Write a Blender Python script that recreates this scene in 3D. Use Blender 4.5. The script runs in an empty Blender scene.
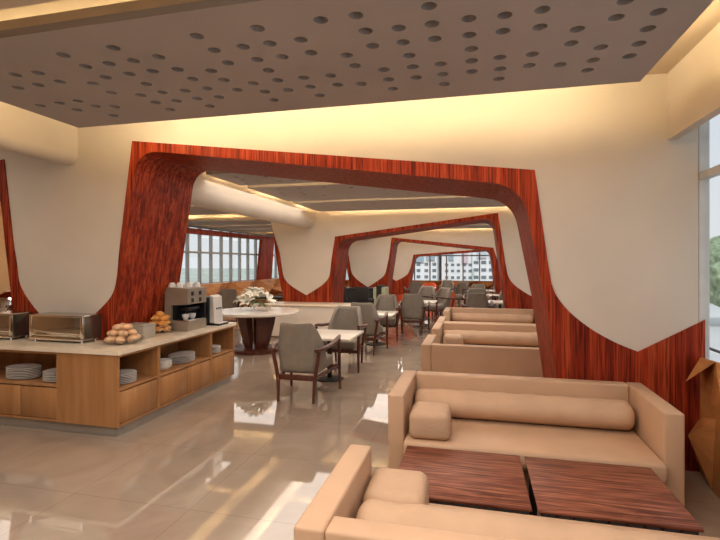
import bpy, bmesh, math, random
from mathutils import Vector, Matrix
random.seed(7)
S = bpy.context.scene
COL = S.collection
PI = math.pi

# ------------------------------------------------------------------ materials
def nodes_of(name):
    m = bpy.data.materials.new(name); m.use_nodes = True
    nt = m.node_tree
    b = nt.nodes['Principled BSDF']
    return m, nt, b

def N(nt, kind, **kw):
    n = nt.nodes.new(kind)
    for k, v in kw.items(): setattr(n, k, v)
    return n

def coords(nt, scale, kind='Object', rot=(0, 0, 0)):
    t = N(nt, 'ShaderNodeTexCoord'); mp = N(nt, 'ShaderNodeMapping')
    mp.inputs['Scale'].default_value = scale
    mp.inputs['Rotation'].default_value = rot
    nt.links.new(t.outputs[kind], mp.inputs['Vector'])
    return mp.outputs['Vector']

def ramp(nt, fac, stops):
    r = N(nt, 'ShaderNodeValToRGB')
    e = r.color_ramp.elements
    while len(e) < len(stops): e.new(0.5)
    for el, (p, c) in zip(e, stops):
        el.position = p; el.color = (*c, 1)
    nt.links.new(fac, r.inputs['Fac'])
    return r.outputs['Color']

def plain(name, col, rough=0.6, metal=0.0, var=0.08, scale=6, bump=0.0, bscale=80, spec=0.5):
    m, nt, b = nodes_of(name)
    v = coords(nt, (scale,) * 3)
    n = N(nt, 'ShaderNodeTexNoise'); n.inputs['Detail'].default_value = 3; n.inputs['Scale'].default_value = 1
    nt.links.new(v, n.inputs['Vector'])
    lo = tuple(c * (1 - var) for c in col); hi = tuple(min(1, c * (1 + var)) for c in col)
    nt.links.new(ramp(nt, n.outputs['Fac'], [(0.3, lo), (0.7, hi)]), b.inputs['Base Color'])
    b.inputs['Roughness'].default_value = rough
    b.inputs['Metallic'].default_value = metal
    b.inputs['Specular IOR Level'].default_value = spec
    if bump:
        n2 = N(nt, 'ShaderNodeTexNoise'); n2.inputs['Scale'].default_value = bscale; n2.inputs['Detail'].default_value = 2
        tc = N(nt, 'ShaderNodeTexCoord'); nt.links.new(tc.outputs['Object'], n2.inputs['Vector'])
        bp = N(nt, 'ShaderNodeBump'); bp.inputs['Strength'].default_value = bump; bp.inputs['Distance'].default_value = 0.01
        nt.links.new(n2.outputs['Fac'], bp.inputs['Height']); nt.links.new(bp.outputs['Normal'], b.inputs['Normal'])
    return m

def wood(name, dark, mid, light, scale, rough=0.35, stops=(0.3, 0.5, 0.72), distort=0.6, rot=(0, 0, 0), streak=None, spec=0.5):
    m, nt, b = nodes_of(name)
    v = coords(nt, scale, 'Object', rot)
    n = N(nt, 'ShaderNodeTexNoise'); n.inputs['Scale'].default_value = 1; n.inputs['Detail'].default_value = 5
    n.inputs['Distortion'].default_value = distort
    nt.links.new(v, n.inputs['Vector'])
    c = ramp(nt, n.outputs['Fac'], list(zip(stops, (dark, mid, light))))
    if streak:
        v2 = coords(nt, streak, 'Object', rot)
        n2 = N(nt, 'ShaderNodeTexNoise'); n2.inputs['Scale'].default_value = 1; n2.inputs['Detail'].default_value = 4
        nt.links.new(v2, n2.inputs['Vector'])
        r2 = ramp(nt, n2.outputs['Fac'], [(0.36, (0.35, 0.3, 0.3)), (0.56, (1, 1, 1))])
        mx = N(nt, 'ShaderNodeMix', data_type='RGBA', blend_type='MULTIPLY'); mx.inputs['Factor'].default_value = 1
        nt.links.new(c, mx.inputs['A']); nt.links.new(r2, mx.inputs['B'])
        c = mx.outputs['Result']
    nt.links.new(c, b.inputs['Base Color'])
    b.inputs['Roughness'].default_value = rough
    b.inputs['Specular IOR Level'].default_value = spec
    return m

def emis(name, col, st):
    m, nt, b = nodes_of(name)
    b.inputs['Base Color'].default_value = (*col, 1)
    b.inputs['Emission Color'].default_value = (*col, 1)
    b.inputs['Emission Strength'].default_value = st
    return m

def glass(name, tint=(0.96, 0.98, 1.0), refl=0.06):
    m = bpy.data.materials.new(name); m.use_nodes = True
    nt = m.node_tree; nt.nodes.clear()
    o = N(nt, 'ShaderNodeOutputMaterial'); mx = N(nt, 'ShaderNodeMixShader')
    t = N(nt, 'ShaderNodeBsdfTransparent'); g = N(nt, 'ShaderNodeBsdfGlossy')
    t.inputs['Color'].default_value = (*tint, 1); g.inputs['Roughness'].default_value = 0.02
    mx.inputs['Fac'].default_value = refl
    nt.links.new(t.outputs[0], mx.inputs[1]); nt.links.new(g.outputs[0], mx.inputs[2]); nt.links.new(mx.outputs[0], o.inputs[0])
    return m

CREAM = plain('cream_plaster', (0.63, 0.555, 0.47), 0.85, var=0.05, scale=1.3, bump=0.05, bscale=30, spec=0.2)
CEILM = plain('ceiling_paint', (0.64, 0.54, 0.42), 0.9, var=0.04, scale=1, spec=0.1)
TAN = plain('tan_wall', (0.55, 0.33, 0.16), 0.8, scale=1.5, spec=0.2)
REDW = wood('red_wood', (0.16, 0.016, 0.006), (0.33, 0.039, 0.012), (0.46, 0.078, 0.023), (22, 22, 0.4), 0.5, distort=0.2,
            stops=(0.32, 0.5, 0.68), streak=(75, 75, 2.6), spec=0.12)
PANELM = plain('grey_panel', (0.42, 0.388, 0.378), 0.75, var=0.07, scale=0.9, spec=0.2)
PANEDGE = plain('panel_edge_cream', (0.70, 0.55, 0.38), 0.8)
CABW = wood('oak_veneer', (0.335, 0.152, 0.057), (0.39, 0.185, 0.070), (0.435, 0.22, 0.090), (14, 14, 1.0), 0.4, distort=0.3, spec=0.3)
CABIN = wood('oak_inner', (0.32, 0.15, 0.06), (0.40, 0.20, 0.085), (0.45, 0.23, 0.10), (14, 14, 1.0), 0.5, distort=0.3, spec=0.2)
STONE = plain('worktop_stone', (0.80, 0.68, 0.52), 0.25, var=0.08, scale=5)
KICK = plain('brushed_plinth', (0.42, 0.39, 0.35), 0.35, metal=0.5)
LEATHER = plain('peach_leather', (0.51, 0.322, 0.20), 0.5, var=0.05, scale=4, bump=0.12, bscale=140, spec=0.3)
LEATHER2 = plain('peach_leather_soft', (0.50, 0.322, 0.205), 0.6, var=0.07, scale=5, bump=0.25, bscale=45, spec=0.25)
ROSEW = wood('walnut_top', (0.13, 0.036, 0.018), (0.235, 0.075, 0.040), (0.33, 0.122, 0.068), (1.3, 8, 8), 0.45,
             stops=(0.34, 0.5, 0.66), distort=3.0, streak=(2.5, 70, 70), spec=0.2)
DARKW = wood('dark_red_wood', (0.045, 0.012, 0.008), (0.09, 0.024, 0.014), (0.13, 0.038, 0.022), (18, 18, 3), 0.35)
SLATM = plain('dark_slat', (0.03, 0.026, 0.024), 0.5)
FABRIC = plain('taupe_fabric', (0.25, 0.215, 0.178), 0.9, var=0.08, scale=9, bump=0.2, bscale=260, spec=0.1)
WHITE = plain('white_laminate', (0.80, 0.72, 0.62), 0.25, var=0.03)
MARBLE = plain('white_marble', (0.80, 0.73, 0.63), 0.2, var=0.06, scale=5)
BLACK = plain('black_metal', (0.012, 0.012, 0.014), 0.4, metal=0.3)
DARKF = plain('black_upholstery', (0.02, 0.018, 0.018), 0.7)
STEEL = plain('brushed_steel', (0.62, 0.55, 0.47), 0.22, metal=1.0, var=0.06)
CHROME = plain('chrome', (0.85, 0.80, 0.74), 0.06, metal=1.0, var=0.02)
OVENGL = plain('oven_glass', (0.50, 0.41, 0.31), 0.07, metal=0.92, var=0.15, scale=3)
OVENSIDE = plain('oven_side', (0.20, 0.17, 0.135), 0.18, metal=0.8)
PORC = plain('porcelain', (0.80, 0.78, 0.75), 0.18, var=0.02)
DARKBOWL = plain('dark_bowl', (0.03, 0.035, 0.05), 0.2)
MACH = plain('taupe_casing', (0.31, 0.26, 0.205), 0.35, metal=0.3)
MACHW = plain('silver_white', (0.72, 0.68, 0.64), 0.3, metal=0.2)
TIN = plain('grey_tin', (0.42, 0.38, 0.32), 0.4, metal=0.3)
BREAD = plain('bread_crust', (0.64, 0.40, 0.225), 0.6, var=0.4, scale=16, bump=0.5, bscale=60)
BREAD2 = plain('golden_crust', (0.72, 0.33, 0.08), 0.5, var=0.35, scale=18, bump=0.5, bscale=60)
PETAL = plain('lily_petal', (0.86, 0.82, 0.72), 0.6)
LEAFM = plain('lily_leaf', (0.10, 0.15, 0.04), 0.5)
ORANGEW = wood('orange_wood', (0.36, 0.13, 0.035), (0.47, 0.19, 0.055), (0.56, 0.25, 0.08), (3, 3, 12), 0.4, spec=0.3)
BRONZEW = wood('faceted_wood', (0.38, 0.15, 0.05), (0.47, 0.20, 0.065), (0.54, 0.25, 0.085), (3, 3, 10), 0.4, spec=0.3)
ORANGEF = plain('orange_fabric', (0.62, 0.085, 0.02), 0.8)
MULL = plain('grey_mullion', (0.36, 0.345, 0.33), 0.4, metal=0.4)
MULLW = plain('pale_window_frame', (0.62, 0.60, 0.57), 0.5)
LED = emis('warm_led', (1.0, 0.80, 0.48), 110.0)
LEDMID = emis('mid_warm_led', (1.0, 0.80, 0.46), 60.0)
LEDSOFT = emis('soft_warm_led', (1.0, 0.78, 0.44), 22.0)
GLASS = glass('window_glass')
VGLASS = glass('bowl_glass', (0.92, 0.93, 0.92), 0.15)
GROUNDM = plain('outside_ground', (0.46, 0.50, 0.42), 0.95, var=0.2, scale=0.12)
PAVE = plain('outside_paving', (0.62, 0.62, 0.60), 0.8, scale=0.4)
BWALL = plain('white_render', (0.80, 0.78, 0.78), 0.9, var=0.04)
BGREY = plain('grey_render', (0.50, 0.52, 0.55), 0.9)
BPINK = plain('rose_cladding', (0.62, 0.46, 0.50), 0.8)
BBLUE = plain('blue_grey_glass', (0.33, 0.40, 0.45), 0.3)
BWIN = plain('dark_window', (0.16, 0.18, 0.20), 0.3)
FOLI = plain('foliage', (0.26, 0.33, 0.20), 0.9, var=0.5, scale=5, bump=0.8, bscale=12)
TRUNK = plain('bark', (0.12, 0.08, 0.05), 0.9)

# polished marble tiles
def floor_mat():
    m, nt, b = nodes_of('marble_tiles')
    t = N(nt, 'ShaderNodeTexCoord')
    br = N(nt, 'ShaderNodeTexBrick'); br.offset = 0.0; br.squash = 1.0
    br.inputs['Scale'].default_value = 1.0
    br.inputs['Brick Width'].default_value = 0.9; br.inputs['Row Height'].default_value = 0.9
    br.inputs['Mortar Size'].default_value = 0.004; br.inputs['Mortar Smooth'].default_value = 0.1
    br.inputs['Color1'].default_value = (1, 1, 1, 1); br.inputs['Color2'].default_value = (0.93, 0.93, 0.93, 1)
    br.inputs['Mortar'].default_value = (0.80, 0.78, 0.75, 1)
    nt.links.new(t.outputs['Object'], br.inputs['Vector'])
    n = N(nt, 'ShaderNodeTexNoise'); n.inputs['Scale'].default_value = 1.6; n.inputs['Detail'].default_value = 6
    n.inputs['Distortion'].default_value = 1.2
    nt.links.new(t.outputs['Object'], n.inputs['Vector'])
    c = ramp(nt, n.outputs['Fac'], [(0.3, (0.325, 0.25, 0.19)), (0.55, (0.385, 0.30, 0.23)), (0.75, (0.43, 0.345, 0.27))])
    mx = N(nt, 'ShaderNodeMix', data_type='RGBA', blend_type='MULTIPLY'); mx.inputs['Factor'].default_value = 1
    nt.links.new(c, mx.inputs['A']); nt.links.new(br.outputs['Color'], mx.inputs['B'])
    nt.links.new(mx.outputs['Result'], b.inputs['Base Color'])
    b.inputs['Roughness'].default_value = 0.03
    b.inputs['IOR'].default_value = 2.2
    return m
FLOORM = floor_mat()

# ------------------------------------------------------------------ helpers
def link(name, mesh, mat, parent=None, mods=None):
    o = bpy.data.objects.new(name, mesh); COL.objects.link(o)
    if mat is not None and not mesh.materials: mesh.materials.append(mat)
    if parent is not None: o.parent = parent
    return o

def finish(name, bm, mat, parent=None, smooth=False, angle=None):
    bmesh.ops.recalc_face_normals(bm, faces=bm.faces)
    me = bpy.data.meshes.new(name); bm.to_mesh(me); bm.free()
    if smooth:
        for p in me.polygons: p.use_smooth = True
        if angle: me.set_sharp_from_angle(angle=math.radians(angle))
    return link(name, me, mat, parent)

def tag(o, label, cat, group=None, kind=None):
    o['label'] = label; o['category'] = cat
    if group: o['group'] = group
    if kind: o['kind'] = kind
    return o

def empty(name, loc, rz=0.0, label=None, cat=None, group=None):
    o = bpy.data.objects.new(name, None); COL.objects.link(o)
    o.empty_display_size = 0.1
    o.location = loc; o.rotation_euler = (0, 0, rz)
    if label: tag(o, label, cat, group)
    return o

def struct(o):
    o['kind'] = 'structure'; return o

def box(bm, x0, x1, y0, y1, z0, z1, bev=0.0, seg=2, mat=None):
    vs = [bm.verts.new((x, y, z)) for z in (z0, z1) for y in (y0, y1) for x in (x0, x1)]
    F = [(0, 1, 3, 2), (4, 6, 7, 5), (0, 4, 5, 1), (2, 3, 7, 6), (0, 2, 6, 4), (1, 5, 7, 3)]
    fs = [bm.faces.new([vs[i] for i in f]) for f in F]
    if mat is not None: bmesh.ops.transform(bm, matrix=mat, verts=vs)
    if bev:
        es = list({e for f in fs for e in f.edges})
        bmesh.ops.bevel(bm, geom=es, offset=bev, segments=seg, profile=0.5, affect='EDGES')

def boxobj(name, b, mat, parent=None, bev=0.0, seg=2):
    bm = bmesh.new(); box(bm, *b, bev=bev, seg=seg)
    return finish(name, bm, mat, parent, smooth=bev > 0, angle=50)

def lathe(bm, prof, seg=24, c=(0, 0), sx=1, sy=1):
    rings = []
    for r, z in prof:
        rings.append([bm.verts.new((c[0] + sx * r * math.cos(2 * PI * k / seg), c[1] + sy * r * math.sin(2 * PI * k / seg), z)) for k in range(seg)])
    for a, b in zip(rings, rings[1:]):
        for k in range(seg):
            bm.faces.new((a[k], a[(k + 1) % seg], b[(k + 1) % seg], b[k]))
    if prof[0][0] > 1e-6: bm.faces.new(rings[0])
    if prof[-1][0] > 1e-6: bm.faces.new(rings[-1])
    bmesh.ops.remove_doubles(bm, verts=bm.verts, dist=1e-6)

def sweep(bm, pts, rad, n=8, sx=1.0, up=Vector((0, 0, 1))):
    """oval bar along a polyline, one radius per point"""
    pts = [Vector(p) for p in pts]
    rings = []
    for i, p in enumerate(pts):
        d = (pts[min(i + 1, len(pts) - 1)] - pts[max(i - 1, 0)]).normalized()
        u = up if abs(d.dot(up)) < 0.95 else Vector((0, 1, 0))
        a = d.cross(u).normalized(); b = a.cross(d).normalized()
        r = rad[i] if isinstance(rad, (list, tuple)) else rad
        rings.append([bm.verts.new(p + a * r * sx * math.cos(2 * PI * k / n) + b * r * math.sin(2 * PI * k / n)) for k in range(n)])
    for r0, r1 in zip(rings, rings[1:]):
        for k in range(n): bm.faces.new((r0[k], r0[(k + 1) % n], r1[(k + 1) % n], r1[k]))
    bm.faces.new(rings[0]); bm.faces.new(rings[-1])

def prism_y(name, pts, y0, y1, mat, parent=None):
    """polygon in the X-Z plane extruded along Y"""
    bm = bmesh.new()
    a = [bm.verts.new((x, y0, z)) for x, z in pts]; b = [bm.verts.new((x, y1, z)) for x, z in pts]
    f0 = bm.faces.new(a); f1 = bm.faces.new(list(reversed(b)))
    n = len(pts)
    for i in range(n): bm.faces.new((a[i], a[(i + 1) % n], b[(i + 1) % n], b[i]))
    bm.normal_update(); bmesh.ops.triangulate(bm, faces=[f0, f1])
    return finish(name, bm, mat, parent)

def smooth_path(pts, n=6):
    """Catmull-Rom through open control points"""
    P = [Vector(p).to_2d() for p in [(*q, 0) for q in pts]]
    out = []
    for i in range(len(P) - 1):
        p0, p1, p2, p3 = P[max(i - 1, 0)], P[i], P[i + 1], P[min(i + 2, len(P) - 1)]
        for k in range(n):
            t = k / n
            out.append(tuple(0.5 * ((2 * p1) + (-p0 + p2) * t + (2 * p0 - 5 * p1 + 4 * p2 - p3) * t * t + (-p0 + 3 * p1 - 3 * p2 + p3) * t ** 3)))
    out.append(tuple(P[-1]))
    return out

def fillet(pts, radii, n=8):
    """round the inner corners of an open polyline (2D)"""
    out = []
    for i, p in enumerate(pts):
        r = radii[i]
        if r == 0: out.append(p); continue
        p = Vector(p); a = (Vector(pts[i - 1]) - p).normalized(); b = (Vector(pts[i + 1]) - p).normalized()
        for k in range(n + 1):
            t = k / n
            q = (p + a * r) * (1 - t) ** 2 + p * 2 * t * (1 - t) + (p + b * r) * t * t
            out.append(tuple(q))
    return out

def dup(root, loc=None, rz=None, label=None, group=None, parent=None):
    r = root.copy(); COL.objects.link(r)
    if parent is not None: r.parent = parent
    if loc is not None: r.location = loc
    if rz is not None: r.rotation_euler = (0, 0, rz)
    if label: r['label'] = label
    if group: r['group'] = group
    for ch in list(root.children):
        c = ch.copy(); COL.objects.link(c); c.parent = r
        for g in list(ch.children):
            d = g.copy(); COL.objects.link(d); d.parent = c
    return r

# ------------------------------------------------------------------ the setting
XL, XR, YB, YF, ZC = -8.3, 1.67, -4.0, 24.0, 3.08
struct(boxobj('floor', (XL - 0.2, XR + 0.15, YB - 0.2, YF + 0.2, -0.1, 0.0), FLOORM))
struct(boxobj('ceiling', (XL - 0.2, XR + 0.3, YB - 0.2, YF + 0.2, ZC, ZC + 0.1), CEILM))
struct(boxobj('wall_back', (XL - 0.2, XR + 0.15, YB - 0.2, YB, 0, ZC), CREAM))
struct(boxobj('wall_left', (XL - 0.2, XL, YB, 9.0, 0, ZC), TAN))

# cross walls: cream plaster above, red wood portal cladding below
W1 = dict(
    y=4.13, t=1.0, right=1.67, left=-8.3,
    shieldR=[(1.67, 1.14)] + smooth_path([(1.25, 0.90), (1.08, 0.97), (0.90, 1.075), (0.745, 1.205), (0.65, 1.33), (0.61, 1.43)])
            + [(0.58, 1.62)],
    tr=(0.48, 2.37), tl=(-3.41, 2.85),
    shieldL=[(-3.55, 1.84)] + smooth_path([(-3.57, 1.68), (-3.60, 1.42), (-3.66, 1.26), (-3.80, 1.12), (-3.95, 1.01), (-4.24, 0.83)])
            + smooth_path([(-4.24, 0.83), (-4.55, 1.02), (-4.74, 1.20), (-4.86, 1.38), (-4.90, 1.6), (-4.94, 1.80)])[1:],
    inner=fillet([(-3.72, 0), (-3.64, 0.9), (-3.345, 2.755), (0.38, 2.245), (0.57, 1.25), (0.74, 0)], [0, 0, 0.26, 0.26, 0, 0]),
    leftport=dict(corner=(-5.07, 2.75), far=(-8.1, 2.35), inner=[(-4.88, 0), (-4.90, 0.75), (-4.985, 1.35), (-5.05, 1.8), (-5.155, 2.62), (-8.0, 2.24), (-8.05, 0)]))
W2 = dict(
    y=10.05, t=1.0, right=1.67, left=-4.62,
    shieldR=[(1.67, 1.15)] + smooth_path([(1.27, 0.88), (1.11, 0.93), (0.90, 1.06), (0.745, 1.19), (0.66, 1.33), (0.63, 1.45)]) + [(0.60, 1.62)],
    tr=(0.46, 2.63), tl=(-3.03, 2.19),
    shieldL=[(-3.10, 1.75)] + smooth_path([(-3.12, 1.6), (-3.14, 1.40), (-3.19, 1.25), (-3.35, 1.09), (-3.71, 0.87)])
            + smooth_path([(-3.71, 0.87), (-4.03, 1.05), (-4.20, 1.19), (-4.27, 1.33), (-4.32, 1.6), (-4.36, 1.85)])[1:],
    inner=fillet([(-3.16, 0), (-3.12, 0.75), (-2.965, 2.115), (0.37, 2.54), (0.55, 1.25), (0.70, 0)], [0, 0, 0.25, 0.25, 0, 0]),
    leftport=None, leftedge=[(-4.22, 0), (-4.24, 0.7), (-4.37, 1.25), (-4.42, 1.6), (-4.53, 2.35)])
W3 = dict(
    y=15.95, t=1.0, right=1.67, left=-4.5,
    shieldR=[(1.67, 1.15)] + smooth_path([(1.3, 0.88), (1.15, 0.93), (0.98, 1.06), (0.86, 1.17), (0.80, 1.3), (0.77, 1.42)]) + [(0.74, 1.6)],
    tr=(0.58, 2.10), tl=(-2.78, 2.48),
    shieldL=[(-2.88, 1.75)] + smooth_path([(-2.93, 1.55), (-2.97, 1.36), (-3.05, 1.17), (-3.25, 1.0), (-3.62, 0.76)])
            + smooth_path([(-3.62, 0.76), (-3.95, 0.98), (-4.13, 1.15), (-4.22, 1.32), (-4.27, 1.6), (-4.31, 1.85)])[1:],
    inner=fillet([(-2.98, 0), (-2.94, 0.9), (-2.71, 2.385), (0.47, 2.01), (0.62, 1.1), (0.75, 0)], [0, 0, 0.2, 0.2, 0, 0]),
    leftport=None, leftedge=[(-4.22, 0), (-4.24, 0.7), (-4.35, 1.25), (-4.40, 1.6), (-4.47, 2.2)])
W4 = dict(
    y=21.9, t=0.8, right=1.67, left=-4.5,
    shieldR=[(1.67, 1.15)] + smooth_path([(1.35, 0.86), (1.2, 0.93), (1.05, 1.06), (0.96, 1.17), (0.92, 1.3), (0.89, 1.42)]) + [(0.87, 1.6)],
    tr=(0.73, 2.25), tl=(-2.79, 1.99),
    shieldL=[(-2.90, 1.45)] + smooth_path([(-2.95, 1.3), (-3.02, 1.15), (-3.12, 1.03), (-3.35, 0.88), (-3.62, 0.76)])
            + smooth_path([(-3.62, 0.76), (-3.95, 0.98), (-4.13, 1.15), (-4.22, 1.32), (-4.27, 1.6), (-4.31, 1.85)])[1:],
    inner=fillet([(-2.98, 0), (-2.94, 0.8), (-2.72, 1.90), (0.64, 2.15), (0.77, 1.1), (0.88, 0)], [0, 0, 0.2, 0.2, 0, 0]),
    leftport=None, leftedge=[(-4.22, 0), (-4.24, 0.7), (-4.35, 1.25), (-4.40, 1.6), (-4.47, 2.2)])

def cross_wall(name, W):
    y0, y1 = W['y'], W['y'] + W['t']
    edge = list(W['shieldR']) + [W['tr'], W['tl']] + list(W['shieldL'])     # cream / red boundary, right to left
    if W['leftport']:
        lp = W['leftport']
        bound = edge + [lp['corner'], lp['far'], (W['left'], 2.33)]
        red = [(1.71, 0), (1.71, 1.165)] + bound + [(W['left'], 0)] + list(reversed(lp['inner'])) + W['inner']
    else:
        bound = edge + [W['leftedge'][-1]]
        red = [(1.71, 0), (1.71, 1.165)] + bound + list(reversed(W['leftedge'])) + W['inner']
    if W['leftport']:
        cream = [(W['right'], ZC)] + bound + [(W['left'], ZC)]
    else:
        cream = [(W['right'], ZC)] + bound + [(W['left'], W['leftedge'][-1][1] + 0.4), (W['left'], ZC)]
    w = struct(prism_y(name, cream, y0, y1, CREAM))
    prism_y('portal_frame', red, y0 - 0.012, y1 + 0.012, REDW, w)
    return w
cross_wall('wall_near', W1); cross_wall('wall_middle', W2); cross_wall('wall_far', W3); cross_wall('wall_end', W4)

# side bulkheads running along the room (rounded lower edges)
def bulkhead(name, x0, x1, z0, z1, y0, y1, r, both=True):
    p = [(x1, z1)]
    n = 6
    for k in range(n + 1):
        a = k / n * PI / 2
        p.append((x1 - r + r * math.cos(a), z0 + r - r * math.sin(a)))
    for k in range(n + 1):
        a = PI / 2 + k / n * PI / 2
        p.append((x0 + r + r * math.cos(a), z0 + r - r * math.sin(a)))
    p.append((x0, z1))
    o = prism_y(name, p, y0, y1, CREAM)
    for q in o.data.polygons: q.use_smooth = True
    o.data.set_sharp_from_angle(angle=math.radians(35))
    return struct(o)
bulkhead('trim_1', -4.29, -4.09, 2.64, ZC, YB, 4.13, 0.09)
bulkhead('trim_2', -3.90, -3.5, 2.38, ZC, 5.13, 10.05, 0.19)
bulkhead('trim_3', -3.90, -3.5, 2.38, ZC, 11.05, 15.95, 0.19)
bulkhead('trim_4', -3.90, -3.5, 2.38, ZC, 16.95, 21.9, 0.19)
struct(boxobj('trim_5', (1.46, 1.53, YB, 4.13, 2.56, ZC), CREAM))
for i, (a, b) in enumerate(((5.13, 10.05), (11.05, 15.95), (16.95, 21.9), (22.7, YF))):
    struct(boxobj('trim_%d' % (6 + i), (1.46, 1.53, a, b, 2.56, ZC), CREAM))
struct(boxobj('trim_10', (XL - 0.2, XL + 0.25, 9.0, YF, 2.72, ZC), CREAM))

# perforated ceiling panels with light strips on their upper edges

def perforated(name, x0, x1, y0, y1, z, th, holes, r, mat, parent=None):
    cu = bpy.data.curves.new(name, 'CURVE'); cu.dimensions = '2D'; cu.fill_mode = 'BOTH'; cu.extrude = th / 2
    def poly(pts):
        s = cu.splines.new('POLY'); s.points.add(len(pts) - 1)
        for q, (x, y) in zip(s.points, pts): q.co = (x, y, 0, 1)
        s.use_cyclic_u = True
    poly([(x0, y0), (x1, y0), (x1, y1), (x0, y1)])
    for hx, hy in holes:
        poly([(hx + r * math.cos(2 * PI * k / 16), hy + r * math.sin(2 * PI * k / 16)) for k in range(16)])
    t = bpy.data.objects.new('tmp', cu); COL.objects.link(t)
    dg = bpy.context.evaluated_depsgraph_get(); dg.update()
    me = bpy.data.meshes.new_from_object(t.evaluated_get(dg))
    bpy.data.objects.remove(t); bpy.data.curves.remove(cu)
    me.name = name; me.materials.clear()
    for v in me.vertices: v.co.z += z + th / 2
    return link(name, me, mat, parent)

def rand_holes(x0, x1, y0, y1, n, seed):
    R = random.Random(seed); out = []
    tries = 0
    while len(out) < n and tries < 4000:
        tries += 1
        p = (R.uniform(x0 + 0.15, x1 - 0.15), R.uniform(y0 + 0.15, y1 - 0.15))
        if all((p[0] - q[0]) ** 2 + (p[1] - q[1]) ** 2 > 0.19 ** 2 for q in out): out.append(p)
    return out

def ceiling_panel(x0, x1, y0, y1, z, label, holes, group=None, led=True, wall=True, side=True):
    e = empty('ceiling_panel', ((x0 + x1) / 2, (y0 + y1) / 2, z), 0, label, 'ceiling panel', group)
    cx, cy = e.location.x, e.location.y
    perforated('perforated_board', x0 - cx, x1 - cx, y0 - cy, y1 - cy, 0, 0.04, [(a - cx, b - cy) for a, b in holes], 0.037, PANELM, e)
    bm = bmesh.new()
    w = 0.03
    X0, X1, Y0, Y1 = x0 - cx, x1 - cx, y0 - cy, y1 - cy
    for b in ((X0, X1, Y0, Y0 + w), (X0, X1, Y1 - w, Y1), (X0, X0 + w, Y0 + w, Y1 - w), (X1 - w, X1, Y0 + w, Y1 - w)):
        box(bm, *b, 0.04, 0.09)
    finish('edge_trim', bm, PANEDGE, e)
    boxobj('light_block_board', (X0 + w, X1 - w, Y0 + w, Y1 - w, 0.06, 0.088), PANELM, e)  # added above the holes to shut out the lit ceiling, so they look dark
    if led:
        for b, m in (((X0 + .1, X1 - .1, Y0 + .50, Y0 + .52), LEDSOFT), ((X0 + .1, X1 - .1, Y1 - .06, Y1 - .04), LEDMID if wall and y0 > 4 else LED if wall else LEDSOFT),
                     ((X0 + .04, X0 + .06, Y0 + .6, Y1 - .1), LEDMID if side else LEDSOFT), ((X1 - .06, X1 - .04, Y0 + .6, Y1 - .1), LEDMID if side else LEDSOFT)):
            boxobj('light_strip', (*b, 0.095, 0.115), m, e)
    return e

HOLES1 = [(-2.31, 2.23), (-1.96, 2.22), (-1.43, 2.21), (-1.08, 2.21), (-0.74, 2.21), (-0.56, 2.21), (-2.31, 2.39), (-2.14, 2.39), (-1.97, 2.39), (-1.79, 2.38), (-1.43, 2.38), (-1.25, 2.38), (-1.09, 2.38), (-0.91, 2.38), (-2.85, 2.39), (-2.68, 2.4), (-2.32, 2.56), (-2.13, 2.55), (-1.96, 2.55), (-1.79, 2.56), (-1.6, 2.63), (-1.44, 2.55), (-1.25, 2.55), (-1.09, 2.55), (-0.91, 2.54), (-0.72, 2.62), (-0.71, 2.77), (-3.04, 2.57), (-2.86, 2.56), (-2.67, 2.55), (-2.48, 2.63), (-2.49, 2.8), (-2.14, 2.72), (-1.79, 2.72), (-1.6, 2.78), (-1.25, 2.71), (-1.26, 2.87), (-1.08, 2.87), (-0.9, 2.88), (-2.32, 2.89), (-2.14, 2.88), (-1.96, 2.89), (-1.79, 2.89), (-1.6, 2.96), (-1.44, 2.88), (-1.43, 3.04), (-1.26, 3.05), (-1.09, 3.03), (-0.9, 3.04), (-3.22, 2.9), (-3.03, 2.89), (-2.86, 2.89), (-2.82, 3.01), (-2.69, 3.06), (-3.03, 3.05), (-2.86, 3.24), (-2.32, 3.05), (-2.15, 3.06), (-1.97, 3.05), (-1.8, 3.06), (-2.32, 3.22), (-1.97, 3.22), (-1.44, 3.21), (-1.08, 3.2), (-0.55, 2.37), (-0.38, 2.38), (-0.21, 2.38), (-0.21, 2.21), (-0.03, 2.37), (0.14, 2.38), (0.31, 2.37), (0.67, 2.38), (0.67, 2.53), (0.85, 2.52), (0.86, 2.69), (0.51, 2.61), (0.32, 2.54), (0.14, 2.54), (-0.03, 2.54), (-0.21, 2.54), (-0.38, 2.54), (-0.55, 2.54), (-0.37, 2.71), (-0.02, 2.71), (0.51, 2.77), (0.68, 2.86), (0.87, 2.86), (0.87, 3.02), (0.32, 2.86), (0.14, 2.86), (-0.02, 2.87), (-0.2, 2.87), (-0.37, 2.87), (-0.55, 2.87), (0.68, 3.03), (0.68, 3.18), (0.5, 3.05), (0.32, 3.02), (0.15, 3.03), (-0.02, 3.03), (-0.2, 3.03), (-0.37, 3.04), (-0.55, 3.03), (-0.74, 3.06), (-0.55, 3.2), (-0.2, 3.2), (0.15, 3.19)]
ceiling_panel(-3.42, 1.06, 1.98, 3.46, 2.80, 'grey perforated ceiling panel nearest the camera, hung before the first red portal', HOLES1)
struct(boxobj('trim_11', (-3.42, 1.06, -2.5, 1.76, 2.80, 2.86), CEILM))
bays = [(5.35, 9.75), (11.3, 15.65), (17.2, 21.6)]
ordn = ['first', 'second', 'third']
place = ['between the first and second red portals', 'between the second and third red portals', 'between the third portal and the end window']
s = 0
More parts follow.
